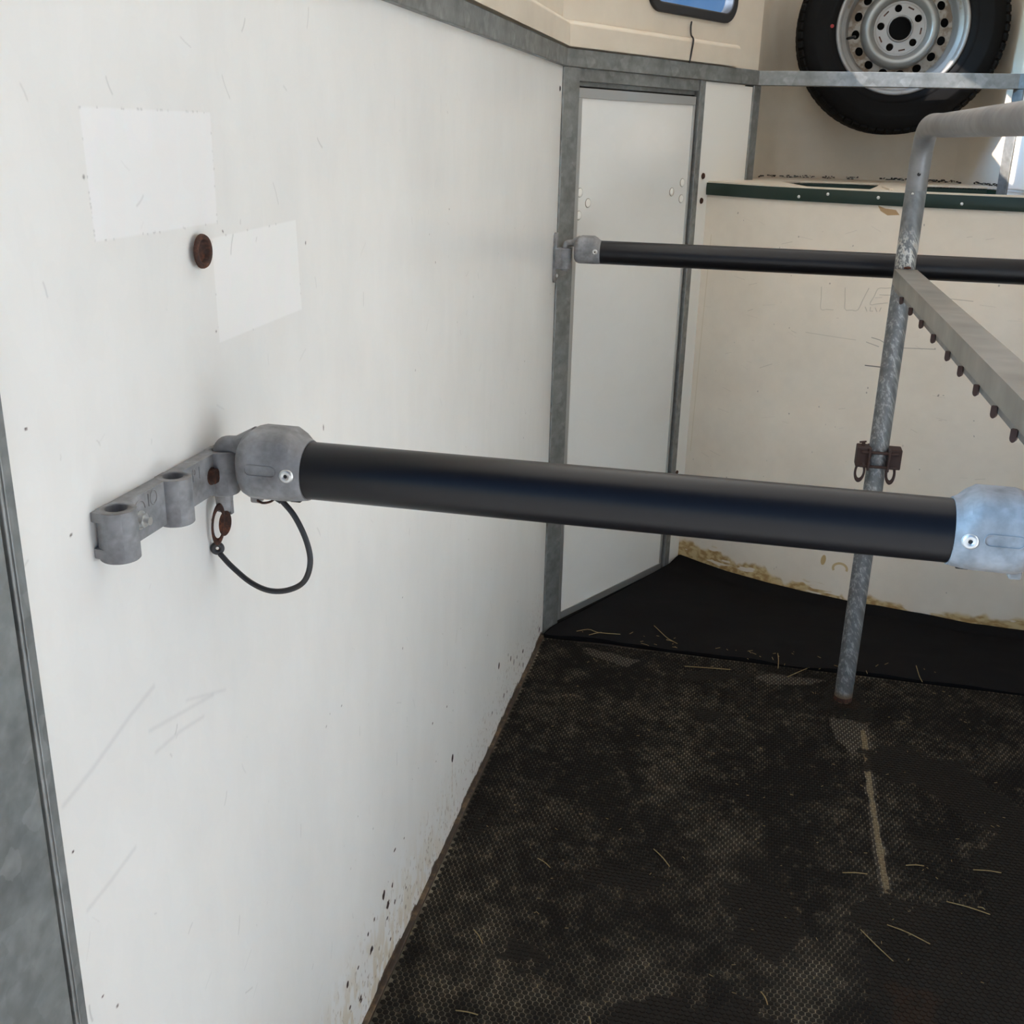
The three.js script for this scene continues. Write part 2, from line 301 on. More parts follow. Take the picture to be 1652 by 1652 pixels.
// ---------------------------------------------------------------- galvanised frame
let trimNo = 0;
const trim = (geo, label, mat = M.galv) => struct('trim_' + ++trimNo, geo, mat, label, 'frame');
trim(RB(-0.02, 0.007, H1, H2, -2.03, ZR, 0.002), 'galvanised rail along the top of the white side panel');
trim(RB(W - 0.007, W + 0.02, H1, H2, -2.03, ZR, 0.002), 'galvanised rail on the opposite side of the trailer');
trim(diag(RB(-0.006, DS + 0.012, H1, H2, -0.02, 0.007, 0.002)), 'galvanised rail above the narrow door, running on from the side rail');
trim(mirror(diag(RB(-0.006, DS + 0.012, H1, H2, -0.02, 0.007, 0.002)), W), 'galvanised rail on the far side of the nose');
trim(diag(RB(-0.004, 0.0435, 0, H1, -0.02, 0.006, 0.002)), 'galvanised corner post between the white side panel and the narrow door');
trim(diag(join(RB(0.0435, 0.458, 1.094, H1, -0.02, 0.0015, 0.001), RB(0.0435, 0.458, 1.086, 1.0945, -0.02, -0.008, 0.001))), 'galvanised header directly above the narrow door');
trim(diag(RB(0.459, 0.479, 0, H1, -0.02, 0.005, 0.0015)), 'slim dark galvanised jamb between the narrow door and white strip panel');
trim(diag(RB(0.684, 0.716, 0.6, H1, -0.02, 0.005, 0.002)), 'galvanised post at the left end of the cross beam');
trim(mirror(diag(RB(0.684, 0.716, 0.6, H1, -0.02, 0.005, 0.002)), W), 'galvanised post at the right end of the cross beam');
trim(RB(0.318, 0.896, H1, H2, -2.658, -2.634, 0.002), 'galvanised cross beam in front of the spare wheel');
trim(join(RB(-0.02, 0.0035, 0, H1, ZR, -0.4462, 0.0012), B(-0.02, 0.0, 0, H1, -0.4462, -0.4425), RB(-0.02, 0.0045, 0, HR, -0.4425, -0.385, 0.0015, 3), RB(0.003, 0.0046, 0, H1, -0.4500, -0.4482, 0.0006)), 'galvanised rear post at the near edge of the white side panel');
trim(RB(W - 0.0095, W + 0.02, 0, HR, -0.45, -0.385, 0.005), 'galvanised rear post on the opposite side');
trim(RB(-0.02, W + 0.02, HR - 0.03, HR + 0.08, -0.46, -0.42, 0.005), 'galvanised header over the open rear of the trailer');

// strip panel beside the door
{
  const g = diag(B(0.479, 0.685, 0, H1 - 0.004, -0.014, 0.001));
  const o = struct('wall_front_left', g, M.white, 'narrow white strip panel between the door jamb and cross beam post', 'wall');
  for (const [s, y, r] of [[0.5004, 0.9239, 0.006], [0.5009, 0.872, 0.006], [0.4882, 0.2516, 0.0045]]) mesh('screw_hole', diag(new THREE.LatheGeometry([[0, 0.0014], [r * 0.75, 0.0014], [r, 0.0026], [r * 1.1, 0.0008]].map((p) => new THREE.Vector2(...p)), 16).rotateX(Math.PI / 2).translate(s, y, 0.001)), M.rust, o);
  struct('wall_front_right', mirror(diag(B(-0.004, 0.685, 0, H1 - 0.004, -0.014, 0.001)), W), M.white, 'white angled panel on the far side of the nose', 'wall');
}
struct('wall_outer_front_left', diag(B(-0.02, 0.73, -0.03, H2, -0.05, -0.034)), M.white, 'white outer skin behind the narrow door', 'wall');
// narrow door
{
  const o = thing('door_1', 'narrow white inner door with aluminium edging and round rivet heads', 'door', [0, 0, ZC], TH, null, 'structure');
  const x0 = 0.0465, x1 = 0.4545, y0 = 0.012, y1 = 1.083;
  mesh('panel', B(x0 + 0.004, x1 - 0.003, y0 + 0.003, y1 - 0.003, -0.018, -0.004), std({ map: tex(paint(512, 1024, (x, y) => { const l = 220 + (fbm(x / 90, y / 120, 4) - 0.5) * 12, s = sstep(0.71, 0.77, fbm(x / 5 + 50, y / 8, 2)) * sstep(0.55, 0.7, fbm(x / 120 + 7, y / 160, 2)); return mix3([l, l - 1, l - 7], [150, 140, 124], s * 0.0); }), true, 1.6), roughness: 0.2 }), o);
  mesh('edging', RB(x0, x1, y1 - 0.0175, y1, -0.02, -0.0015, 0.001), M.alu, o).userData.label = 'aluminium edging along the door top';
  mesh('edging', RB(x0, x0 + 0.0165, y0, y1 - 0.0175, -0.02, -0.0015, 0.001), M.alu, o);
  mesh('edging', RB(x0 + 0.0165, x1, y0, y0 + 0.017, -0.02, -0.0015, 0.001), M.alu, o);
  mesh('edging', RB(x1 - 0.007, x1, y0 + 0.017, y1 - 0.0175, -0.02, -0.0015, 0.001), M.alu, o);
  for (const [s, y] of [[0.0693, 0.8985], [0.0963, 0.8786], [0.0686, 0.8566], [0.3885, 0.8927], [0.4272, 0.9109], [0.427, 0.8779]])
{
    const rv = mesh('rivet', new THREE.LatheGeometry([[0, 0.0022], [0.006, 0.002], [0.0078, 0.0012], [0.0084, 0]].map((p) => new THREE.Vector2(...p)), 20).rotateX(Math.PI / 2).translate(s, y, -0.0042), M.white, o);
    mesh('rivet_rim', new THREE.TorusGeometry(0.0082, 0.0007, 6, 28).translate(s, y, -0.0038), M.grime, rv);
  }
  mesh('weather_strip', join(B(x1 + 0.0005, 0.459, 0, 1.087, -0.03, -0.009), B(0.044, 0.459, y1 + 0.001, 1.094, -0.03, -0.014), B(0.044, 0.459, 0, 0.0115, -0.032, -0.002)), M.dark, o);
}

// ---------------------------------------------------------------- front bulkhead and its shelf
const zbC = new THREE.CatmullRomCurve3([[0.2455, -2.487], [0.33, -2.432], [0.41, -2.388], [0.50, -2.348], [0.60, -2.315], [0.70, -2.293], [0.82, -2.27], [0.95, -2.25], [1.0975, -2.243]].map(([x, z]) => V(x, 0, z)), false, 'catmullrom', 0.5);
const lean = (y) => 0.022 * y;
const bulk = (u, y, off = 0) => { const p = zbC.getPoint(u), t = zbC.getTangent(u); return [p.x - t.z * -off * -1, y, p.z + lean(y) * Math.min(1, u * 5) + t.x * off]; };
const bulkX = (x) => { let a = 0, b = 1; for (let i = 0; i < 40; i++) { const m = (a + b) / 2; if (zbC.getPoint(m).x < x) a = m; else b = m; } return a; };
const bulkMap = (() => {
  const w = 1400, h = 1490, x0 = 0.2455, x1 = 1.0975;
  const X = (x) => bulkX(x) * w, Y = (y) => (1 - y / HS) * h;
  const c = paint(w, h, (x, y) => {
    const l = (fbm(x / 260, y / 260, 4) - 0.5) * 18 + (fbm(x / 30, y / 30, 3) - 0.5) * 6; let col = [230 + l, 218 + l, 200 + l];
    const yy = (1 - y / h) * HS, xx = x0 + x / w * (x1 - x0);
    const top = 0.072 - 0.026 * sstep(0.3, 0.75, xx) + 0.022 * (fbm(x / 60, 4, 3) - 0.5) * 2;
    const in1 = sstep(top + 0.006, top - 0.006, yy) * sstep(0.36, 0.42, fbm(x / 90, y / 22 + 11, 3) + 0.12 * sstep(0.055, 0.03, yy));
    const tone = fbm(x / 18, y / 10, 3);
    col = mix3(col, mix3([204, 178, 126], [158, 120, 66], sstep(0.3, 0.75, tone)), in1 * 0.9);
    return col;
  });
  const g = c.getContext('2d');
  g.strokeStyle = 'rgba(190,158,100,0.75)'; g.lineWidth = 9; g.beginPath(); g.ellipse(X(0.615), Y(0.105), 26, 20, 0, 2.6, 6.6); g.stroke();
  g.fillStyle = 'rgba(180,145,88,0.8)'; g.beginPath(); g.ellipse(X(0.578), Y(0.118), 9, 20, 0.1, 0, 7); g.fill();
  const line = (pts, wd, st) => { g.strokeStyle = st; g.lineWidth = wd; g.lineCap = 'round'; g.beginPath(); pts.forEach(([x, y], i) => (i ? g.lineTo(X(x), Y(y)) : g.moveTo(X(x), Y(y)))); g.stroke(); };
  line([[0.609, 0.5646], [0.644, 0.5644]], 3, 'rgba(70,66,60,0.85)'); line([[0.614, 0.6233], [0.63, 0.62], [0.644, 0.613]], 2, 'rgba(105,98,88,0.7)'); line([[0.605, 0.613], [0.63, 0.606]], 2, 'rgba(120,110,98,0.6)');
  line([[0.484, 0.619], [0.53, 0.617], [0.584, 0.6149]], 1.5, 'rgba(140,130,112,0.4)'); line([[0.65, 0.606], [0.683, 0.6084], [0.735, 0.6115]], 2, 'rgba(110,102,90,0.6)'); line([[0.71, 0.715], [0.79, 0.712]], 2, 'rgba(140,130,115,0.5)');
  line([[0.265, 0.80], [0.262, 0.62], [0.258, 0.30]], 3, 'rgba(190,170,130,0.35)');
  for (let i = 0; i < 90; i++) { const x = rr(0.26, 1.05), y = rr(0.08, 0.86), a = rr(-0.5, 0.5), L = rr(0.002, 0.03); line([[x, y], [x + L * Math.cos(a), y + L * Math.sin(a)]], rr(0.6, 1.6), `rgba(120,108,92,${rr(0.1, 0.35)})`); }
  for (let i = 0; i < 80; i++) { g.fillStyle = `rgba(90,80,70,${rr(0.15, 0.6)})`; g.beginPath(); g.ellipse(X(rr(0.26, 1.05)), Y(rr(0.05, 0.86)), rr(0.8, 2.4), rr(1, 4), rr(-0.4, 0.4), 0, 7); g.fill(); }
  // bare patch under the green edging
  g.fillStyle = 'rgb(176,142,100)'; g.beginPath(); [[0.592, 0.884], [0.606, 0.879], [0.626, 0.877], [0.634, 0.868], [0.612, 0.866], [0.598, 0.874]].forEach(([x, y], i) => (i ? g.lineTo(X(x), Y(y)) : g.moveTo(X(x), Y(y)))); g.fill();
  return c;
})();
{
  const fn = (u, v) => bulk(u, v * HS);
  const o = struct('wall_front', join(grid(fn, 90, 24), grid((u, v) => { const p = fn(u, v); return [p[0], p[1], p[2] - 0.012]; }, 90, 2)), std({ map: tex(bulkMap), roughness: 0.4 }), 'cream bowed front wall with glue stains along its foot', 'wall', false);
  // raised moulded lettering outlines
  const em = [[[0.505, 0.716], [0.509, 0.671], [0.533, 0.672]], [[0.551, 0.719], [0.556, 0.675], [0.580, 0.676], [0.596, 0.722]], [[0.642, 0.727], [0.614, 0.723], [0.602, 0.690], [0.635, 0.696]], [[0.618, 0.711], [0.642, 0.712]], [[0.594, 0.684], [0.598, 0.676]], [[0.604, 0.684], [0.604, 0.677], [0.609, 0.677]], [[0.613, 0.684], [0.617, 0.677]], [[0.624, 0.685], [0.622, 0.678]]];
  mesh('moulded_lettering', join(em.map((l) => tube(l.flatMap(([x, y], i) => (i < l.length - 1 ? [[x, y], [mix(x, l[i + 1][0], 0.5), mix(y, l[i + 1][1], 0.5)]] : [[x, y]])).map(([x, y]) => { const p = bulk(bulkX(x), y); return [x, y, p[2] - 0.0003]; }), 0.0009, 20, 5))), M.grp, o);
}
// shelf top with two openings
{
  const o = thing('shelf', 'cream shelf with green edging and two openings below the spare wheel', 'shelf');
  const pts = []; for (let i = 0; i <= 40; i++) { const p = bulk(i / 40, HS, -0.003); pts.push([p[0], p[2]]); }
  const back = []; for (let i = 0; i <= 30; i++) { const p = nosePlan.getPoint(1 - i / 30); back.push([p.x, p.z]); }
  const sh = new THREE.Shape([...pts, [0.884, -2.64], ...back, [0.33, -2.64]].map(([x, z]) => new THREE.Vector2(x, -z)));
  const H = (l) => new THREE.Path(l.map(([x, z]) => new THREE.Vector2(x, -z)));
  const bz = (x, d) => bulk(bulkX(x), HS)[2] - d;
  const o1 = [[0.455, bz(0.455, 0.02)], [0.52, bz(0.52, 0.02)], [0.575, bz(0.575, 0.02)], [0.605, -2.5], [0.63, -2.69], [0.45, -2.70], [0.405, -2.6]];
  const o2 = [[0.655, bz(0.655, 0.02)], [0.75, bz(0.75, 0.02)], [0.86, bz(0.86, 0.02)], [0.97, bz(0.97, 0.02)], [0.93, -2.56], [0.86, -2.685], [0.70, -2.685]];
  sh.holes.push(H(o1), H(o2));
  mesh('shelf_top', ext(sh, 0.006).rotateX(-Math.PI / 2).translate(0, HS - 0.006, 0), M.grp, o);
  const band = (l, closed) => { const gs = []; for (let i = 0; i < l.length - (closed ? 0 : 1); i++) { const a = l[i], b = l[(i + 1) % l.length]; gs.push(grid((u, v) => [mix(a[0], b[0], u), mix(HS - 0.07, HS - 0.004, v), mix(a[1], b[1], u)], 2, 1)); } return join(gs); };
  for (const l of [o1, o2]) mesh('opening_lip', band(l, true), M.green, o).userData.label = 'dark green lip of the opening';
  for (const [x, z] of [[0.56, -2.696], [0.745, -2.685]]) mesh('screw', new THREE.SphereGeometry(0.003, 10, 6).translate(x, HS - 0.018, z + 0.003), M.bright, o);
  const e = slab((u, v) => bulk(0.002 + u * 0.996, mix(0.8845, HS - 0.003, v), 0.005 + 0.0015 * Math.sin(v * Math.PI)), 80, 6, [0, 0, -0.006]);
  mesh('edging', e, M.green, o).userData.label = 'dark green edging strip';
  for (const [x, y] of [[0.443, 0.893], [0.498, 0.901], [0.592, 0.899], [0.742, 0.894]]) { const p = bulk(bulkX(x), y, 0.007); mesh('rivet', new THREE.SphereGeometry(0.0032, 12, 8).scale(1, 1, 0.5).translate(...p), M.bright, o); }
  mesh('rib', join(RB(0.609, 0.617, HS - 0.01, HS + 0.004, -2.45, -2.3, 0.002)), M.grp, o);
  // ragged foam seal where the nose wall meets the shelf
  const bits = []; for (let i = 0; i < 260; i++) { const u = 0.08 + 0.84 * (i + rnd()) / 260, p = nosePlan.getPoint(u); if (noise(u * 40, 2) < 0.38) continue; bits.push(new THREE.IcosahedronGeometry(rr(0.0006, 0.0019), 0).scale(rr(1, 4), rr(0.5, 1.2), 0.7).translate(p.x, HS + rr(0.0015, 0.0065), p.z + 0.003)); }
  const f = mesh('torn_seal', join(bits), M.dark, o); f.userData.kind = 'stuff'; f.userData.label = 'torn black crumbs of seal';
}

// ---------------------------------------------------------------- rubber floor mats
const FX0 = 0, FX1 = 1.22, FZ0 = -2.1, FZ1 = -0.5;
const floorMaps = (() => {
  const w = 1536, h = 1792;
  const X = (x) => (x - FX0) / (FX1 - FX0) * w, Y = (z) => (z - FZ0) / (FZ1 - FZ0) * h;
  const mask = (polys, blur) => { const c = canvas(w, h), g = c.getContext('2d'); g.fillStyle = '#000'; g.fillRect(0, 0, w, h); g.filter = `blur(${blur}px)`; g.fillStyle = '#fff'; for (const p of polys) { g.beginPath(); p.forEach(([x, z], i) => (i ? g.lineTo(X(x), Y(z)) : g.moveTo(X(x), Y(z)))); g.fill(); } return g.getImageData(0, 0, w, h).data; };
  const wet = mask([
    [[0.627, -1.697], [0.666, -1.728], [0.699, -1.747], [0.731, -1.715], [0.781, -1.712], [0.818, -1.726], [0.789, -1.672], [0.828, -1.645], [0.875, -1.584], [0.95, -1.4], [0.95, -0.9], [0.615, -0.95], [0.593, -1.171], [0.616, -1.247], [0.577, -1.261], [0.589, -1.316], [0.632, -1.327], [0.66, -1.283], [0.715, -1.336], [0.773, -1.337], [0.774, -1.392], [0.753, -1.414], [0.778, -1.465], [0.813, -1.513], [0.759, -1.54], [0.743, -1.587], [0.708, -1.613], [0.661, -1.629], [0.628, -1.648]],
    [[0.552, -1.867], [0.593, -1.945], [0.657, -1.946], [0.653, -1.84], [0.641, -1.8], [0.62, -1.82], [0.577, -1.83]],
    [[0.313, -1.928], [0.422, -1.944], [0.452, -1.934], [0.411, -1.902], [0.352, -1.894], [0.309, -1.9]], [[0.341, -1.766], [0.386, -1.776], [0.403, -1.76], [0.36, -1.735]], [[0.388, -1.87], [0.43, -1.844], [0.413, -1.832]], [[0.682, -1.471], [0.735, -1.468], [0.713, -1.438], [0.689, -1.452]],
    [[0.02, -1.37], [0.055, -1.339], [0.041, -1.308], [0.015, -1.323]], [[0.143, -1.114], [0.187, -1.101], [0.185, -1.067], [0.147, -1.058]], [[0.206, -1.28], [0.312, -1.3], [0.3, -1.242], [0.231, -1.238]], [[0.409, -1.297], [0.503, -1.294], [0.517, -1.197], [0.469, -1.139], [0.421, -1.209]], [[0.05, -1.78], [0.075, -1.77], [0.06, -1.75]], [[0.16, -1.7], [0.19, -1.7], [0.18, -1.68]], [[0.28, -1.05], [0.5, -1.06], [0.52, -0.95], [0.3, -0.94]]], 14);
  const dry = mask([[[0.44, -1.931], [0.47, -1.958], [0.529, -1.958], [0.588, -1.958], [0.54, -1.925], [0.481, -1.911]], [[0.577, -1.81], [0.645, -1.81], [0.64, -1.73], [0.611, -1.69], [0.585, -1.739]], [[0.08, -1.982], [0.161, -1.958], [0.22, -1.942], [0.191, -1.912], [0.112, -1.939]], [[0.633, -1.806], [0.646, -1.809], [0.641, -1.651], [0.639, -1.524], [0.638, -1.413], [0.638, -1.328], [0.624, -1.326], [0.622, -1.41], [0.623, -1.521], [0.626, -1.648]]], 4);
  const tan = mask([[[0.631, -1.78], [0.640, -1.78], [0.636, -1.6], [0.636, -1.413], [0.637, -1.328], [0.629, -1.326], [0.628, -1.41], [0.627, -1.6]]], 2);
  const rust = mask([[[0.585, -1.885], [0.64, -1.895], [0.632, -1.855], [0.595, -1.85]], [[0.62, -1.15], [0.67, -1.15], [0.66, -1.0], [0.6, -1.0]]], 7);
  const groove = canvas(w, h), top = canvas(w, h), rough = canvas(w, h);
  const ims = [groove, top, rough].map((c) => c.getContext('2d').createImageData(w, h));
  for (let y = 0, k = 0; y < h; y++) for (let x = 0; x < w; x++, k += 4) {
    const nA = fbm(x / 130, y / 130, 4), nB = fbm(x / 22 + 31, y / 22, 3), nC = fbm(x / 6 + 90, y / 6, 2);
    const jag = (fbm(x / 34, y / 26 + 60, 4) - 0.5) * 1.7 + (fbm(x / 9, y / 9 + 20, 2) - 0.5) * 0.5;
    const wt = sstep(0.4, 0.56, wet[k] / 255 + (wet[k] > 4 ? jag * sstep(1.25, 0.6, wet[k] / 255) : 0)), dr = sstep(0.35, 0.6, dry[k] / 255 + (dry[k] > 4 ? jag * 0.8 : 0)), tn = sstep(0.3, 0.7, tan[k] / 255 + (tan[k] > 4 ? jag * 0.7 : 0)), ru = sstep(0.2, 0.9, rust[k] / 255 + (rust[k] > 4 ? jag : 0));
    const dust = clamp(0.36 + (nA - 0.5) * 1.5 + (nB - 0.5) * 1.1);
    let gr = mix3([44, 40, 35], [138, 129, 112], dust), tp = mix3([18, 16, 14], [50, 45, 38], clamp((dust - 0.15) * 0.9 + (nC - 0.5) * 0.9));
    const peb = sstep(0.7, 0.76, nC) * sstep(0.45, 0.6, nB); gr = mix3(gr, [150, 134, 98], peb * 0.5); tp = mix3(tp, [104, 96, 80], peb * 0.35);
    gr = mix3(gr, [150, 143, 128], dr * 0.8); tp = mix3(tp, [62, 58, 52], dr * 0.7);
    gr = mix3(gr, [138, 124, 98], tn * 0.8); tp = mix3(tp, [112, 100, 78], tn * 0.8);
    gr = mix3(gr, [24, 20, 17], wt * 0.9); tp = mix3(tp, [22, 19, 16], wt * 0.85);
    gr = mix3(gr, [44, 29, 19], ru * 0.7); tp = mix3(tp, [38, 26, 18], ru * 0.6);
    const r = mix(mix(235, 215, nB), 175, wt);
    [gr, tp, [r, r, r]].forEach((c, i) => { const d = ims[i].data; d[k] = c[0]; d[k + 1] = c[1]; d[k + 2] = c[2]; d[k + 3] = 255; });
  }
  [groove, top, rough].forEach((c, i) => c.getContext('2d').putImageData(ims[i], 0, 0));
  return { groove, top, rough };
})();
const floorUV = (g) => { const p = g.attributes.position, uv = new Float32Array(p.count * 2); for (let i = 0; i < p.count; i++) { uv[2 * i] = (p.getX(i) - FX0) / (FX1 - FX0); uv[2 * i + 1] = 1 - (p.getZ(i) - FZ0) / (FZ1 - FZ0); } g.setAttribute('uv', new THREE.BufferAttribute(uv, 2)); return g; };
{
  const o = thing('rubber_mat', 'worn black rubber stable mat with small hexagon studs and wet patches', 'mat');
  const rough = tex(floorMaps.rough, false);
  mesh('mat_base', floorUV(B(0.008, W - 0.002, 0.0005, 0.0042, -1.9938, ZR)), new THREE.MeshPhysicalMaterial({ map: tex(floorMaps.groove), roughnessMap: rough, roughness: 1, specularIntensity: 0.25 }), o, false);
  const P = 0.0082, pos = [], nor = [], put = (a, b, c) => { const u = b.clone().sub(a).cross(c.clone().sub(a)).normalize(); for (const q of [a, b, c]) { pos.push(q.x, q.y, q.z); nor.push(u.x, u.y, u.z); } };
  const y0 = 0.0041, y1 = 0.0052;
  for (let j = 0; ; j++) {
    const z = -1.9885 + j * P * 0.866; if (z > -0.78) break;
    for (let x = 0.0125 + (j % 2) * P / 2; x < 1.06; x += P) {
      const lo = [], hi = []; for (let k = 0; k < 6; k++) { const a = (k + 0.5) * Math.PI / 3, s = Math.sin(a), c = Math.cos(a); lo.push(V(x + c * P * 0.505, y0, z + s * P * 0.505)); hi.push(V(x + c * P * 0.455, y1, z + s * P * 0.455)); }
      for (let k = 1; k < 5; k++) put(hi[0], hi[k + 1], hi[k]);
      for (let k = 0; k < 6; k++) { const n = (k + 1) % 6; put(lo[k], hi[k], hi[n]); put(lo[k], hi[n], lo[n]); }
    }
  }
  const g = new THREE.BufferGeometry(); g.setAttribute('position', new THREE.Float32BufferAttribute(pos, 3)); g.setAttribute('normal', new THREE.Float32BufferAttribute(nor, 3)); floorUV(g);
  const st = mesh('studs', g, new THREE.MeshPhysicalMaterial({ map: tex(floorMaps.top), roughnessMap: rough, roughness: 1, specularIntensity: 0.3, side: THREE.DoubleSide }), o, false); st.userData.kind = 'stuff';
}
// smooth black mat across the front
{
  const o = thing('front_mat', 'smooth black rubber sheet lying in front of the cream front wall', 'mat');
  const fn = (u, v) => {
    const p = V(...bulk(0.004 + u * 0.992, 0));
    const front = [mix(0.012, 1.185, u), -1.9995 + 0.005 * (noise(u * 9, 1) - 0.5) * 2];
    // left edge follows the diagonal wall, right edge its mirror image
    const w = (1 - u) ** 4, e = v < 0.06 ? [mix(0.0085, D(0.02, 0.009)[0], v / 0.06), mix(front[1], D(0.02, 0.009)[1], v / 0.06)] : D(mix(0.02, 0.522, (v - 0.06) / 0.94), 0.009);
    const f0 = [0.012, -1.9995 + 0.005 * (noise(0, 1) - 0.5) * 2], b0 = V(...bulk(0.004, 0));
    const x = mix(front[0], p.x, v) + w * (e[0] - mix(f0[0], b0.x, v)), z = mix(front[1], p.z + 0.004, v) + w * (e[1] - mix(f0[1], b0.z + 0.004, v));
    const y = 0.010 + 0.012 * v + 0.012 * sstep(0.9, 1, v) + 0.006 * (fbm(x * 9, z * 12, 3) - 0.5) + 0.005 * (noise(u * 14, v * 3 + 8) - 0.5) * (1 - v);
    return [x, Math.max(y, 0.008), z];
  };
  mesh('sheet', join(grid(fn, 80, 40), grid((u, v) => { const p = fn(u, 0); return [p[0], mix(0.0015, p[1], v), p[2] + 0.001]; }, 80, 1), grid((u, v) => { const p = fn(0, u); return [p[0] - 0.002, mix(0.0015, p[1], v), p[2]]; }, 40, 1)), new THREE.MeshPhysicalMaterial({ side: THREE.DoubleSide, map: tex(paint(512, 512, (x, y) => { const d = sstep(0.5, 0.8, at(n3, x, y)) * 12 + sstep(0.62, 0.75, at(n2, x, y)) * 6; return [6 + d * 0.6, 6 + d * 0.6, 8 + d * 0.6]; }), true, 0.5), roughness: 0.75, specularIntensity: 0.3 }), o);
}

// ---------------------------------------------------------------- spare wheel
{
  const o = thing('spare_wheel', 'spare wheel with black tyre and rusty silver steel rim behind the beam', 'wheel', [0.634, 1.245, -2.775], 0.02);
  const R = 0.226, lat = (pts, n = 96) => new THREE.LatheGeometry(pts.map((p) => new THREE.Vector2(...p)), n).rotateX(Math.PI / 2);
  // tyre: profile as radius and distance towards the viewer
  const ty = [[0.136, 0.046], [0.141, 0.055], [0.148, 0.060], [0.152, 0.0615], [0.154, 0.063], [0.158, 0.063], [0.160, 0.0625], [0.172, 0.067], [0.184, 0.0685], [0.186, 0.0695], [0.190, 0.069], [0.200, 0.066], [0.210, 0.0605], [0.217, 0.053], [0.2215, 0.045], [R - 0.002, 0.040]];
  const tr = []; for (const z of [0.038, 0.021, 0.018, 0.003, -0.003, -0.018, -0.021, -0.038]) tr.push(z);
  const prof = [...ty, [R, 0.037], [R, 0.022], [R - 0.006, 0.0215], [R - 0.006, 0.0165], [R, 0.016], [R, 0.003], [R - 0.006, 0.0025], [R - 0.006, -0.0025], [R, -0.003], [R, -0.016], [R - 0.006, -0.0165], [R - 0.006, -0.0215], [R, -0.022], [R, -0.037], ...ty.map(([r, z]) => [r, -z]).reverse()];
  mesh('tyre', lat(prof), M.tyre, o);
  const blocks = []; for (let i = 0; i < 72; i++) { const b = RB(-0.0072, 0.0072, 0, 0.011, -0.007, 0.007, 0.0015, 1).rotateX(0.62).translate(0, 0.2135, 0.0475).rotateZ(i / 72 * Math.PI * 2); blocks.push(b, b.clone().rotateY(Math.PI)); }
  const tb = mesh('tread_blocks', join(blocks), M.tyre, o); tb.userData.kind = 'stuff';
  const rim = mesh('rim', lat([[0.1415, 0.048], [0.1425, 0.056], [0.139, 0.0595], [0.134, 0.0575], [0.131, 0.05], [0.129, 0.044], [0.122, 0.042], [0.119, 0.034], [0.117, 0.012], [0.112, 0.004], [0.108, 0.004]], 96), M.rim, o);
  mesh('barrel', lat([[0.117, 0.012], [0.115, -0.03], [0.13, -0.05], [0.142, -0.056]], 72), M.rim, rim);
  // web with vent holes
  const web = disc(0, 0, 0.1125); web.holes.push(hole(0, 0, 0.078));
  for (let i = 0; i < 16; i++) { const a = (i + 0.35) / 16 * Math.PI * 2, p = new THREE.Path(); p.absellipse(Math.cos(a) * 0.0955, Math.sin(a) * 0.0955, 0.0098, 0.0085, 0, Math.PI * 2, true, a + Math.PI / 2); web.holes.push(p); }
  mesh('vent_web', ext(web, 0.003, 0, 14).translate(0, 0, 0.003), M.rimWorn, rim);
  mesh('hub_ridge', lat([[0.0865, 0.003], [0.0845, 0.014], [0.081, 0.023], [0.0755, 0.029], [0.070, 0.030], [0.065, 0.027], [0.0605, 0.019], [0.0575, 0.012], [0.056, 0.0105]], 72), std({ color: 0x979894, metalness: 0.6, roughness: 0.36 }), rim);
  const hub = disc(0, 0, 0.0575); hub.holes.push(hole(0, 0, 0.0245));
  for (let i = 0; i < 5; i++) { const a = (i * 72 + 30) / 180 * Math.PI; hub.holes.push(hole(Math.cos(a) * 0.0425, Math.sin(a) * 0.0425, 0.0078)); }
  const hp = mesh('hub_plate', ext(hub, 0.004, 0.0008, 20).translate(0, 0, 0.008), M.rim, rim);
  mesh('hub_collar', lat([[0.0245, 0.006], [0.0245, 0.0165], [0.027, 0.017], [0.029, 0.0125]], 48), M.rim, rim);
  for (let i = 0; i < 5; i++) { const a = (i * 72 + 66) / 180 * Math.PI; mesh('stamp_mark', B(-0.007, 0.007, -0.0016, 0.0016, 0, 0.0006).rotateZ(a + Math.PI / 2).translate(Math.cos(a) * 0.0455, Math.sin(a) * 0.0455, 0.0123), M.rust, rim); }
  mesh('hub_groove', new THREE.TorusGeometry(0.0525, 0.0011, 6, 60).translate(0, 0, 0.0124), M.rim, rim);
  mesh('valve', tube([[-0.112, -0.022, 0.02], [-0.105, -0.0215, 0.04], [-0.100, -0.021, 0.05]], 0.0032, 8, 8), M.rubber, rim);
  mesh('back_plate', lat([[0, -0.05], [0.115, -0.05]], 48), M.dark, rim);
  mesh('paint_dot', new THREE.CircleGeometry(0.004, 16).translate(-0.152, 0.0, 0.0635), std({ color: 0x8a1f1c, roughness: 0.6 }), o).userData.label = 'small red paint dot';
  mesh('mount', cyl([0, 0, -0.125], [0, 0, -0.052], 0.02, 20), M.rustDark, o);
}

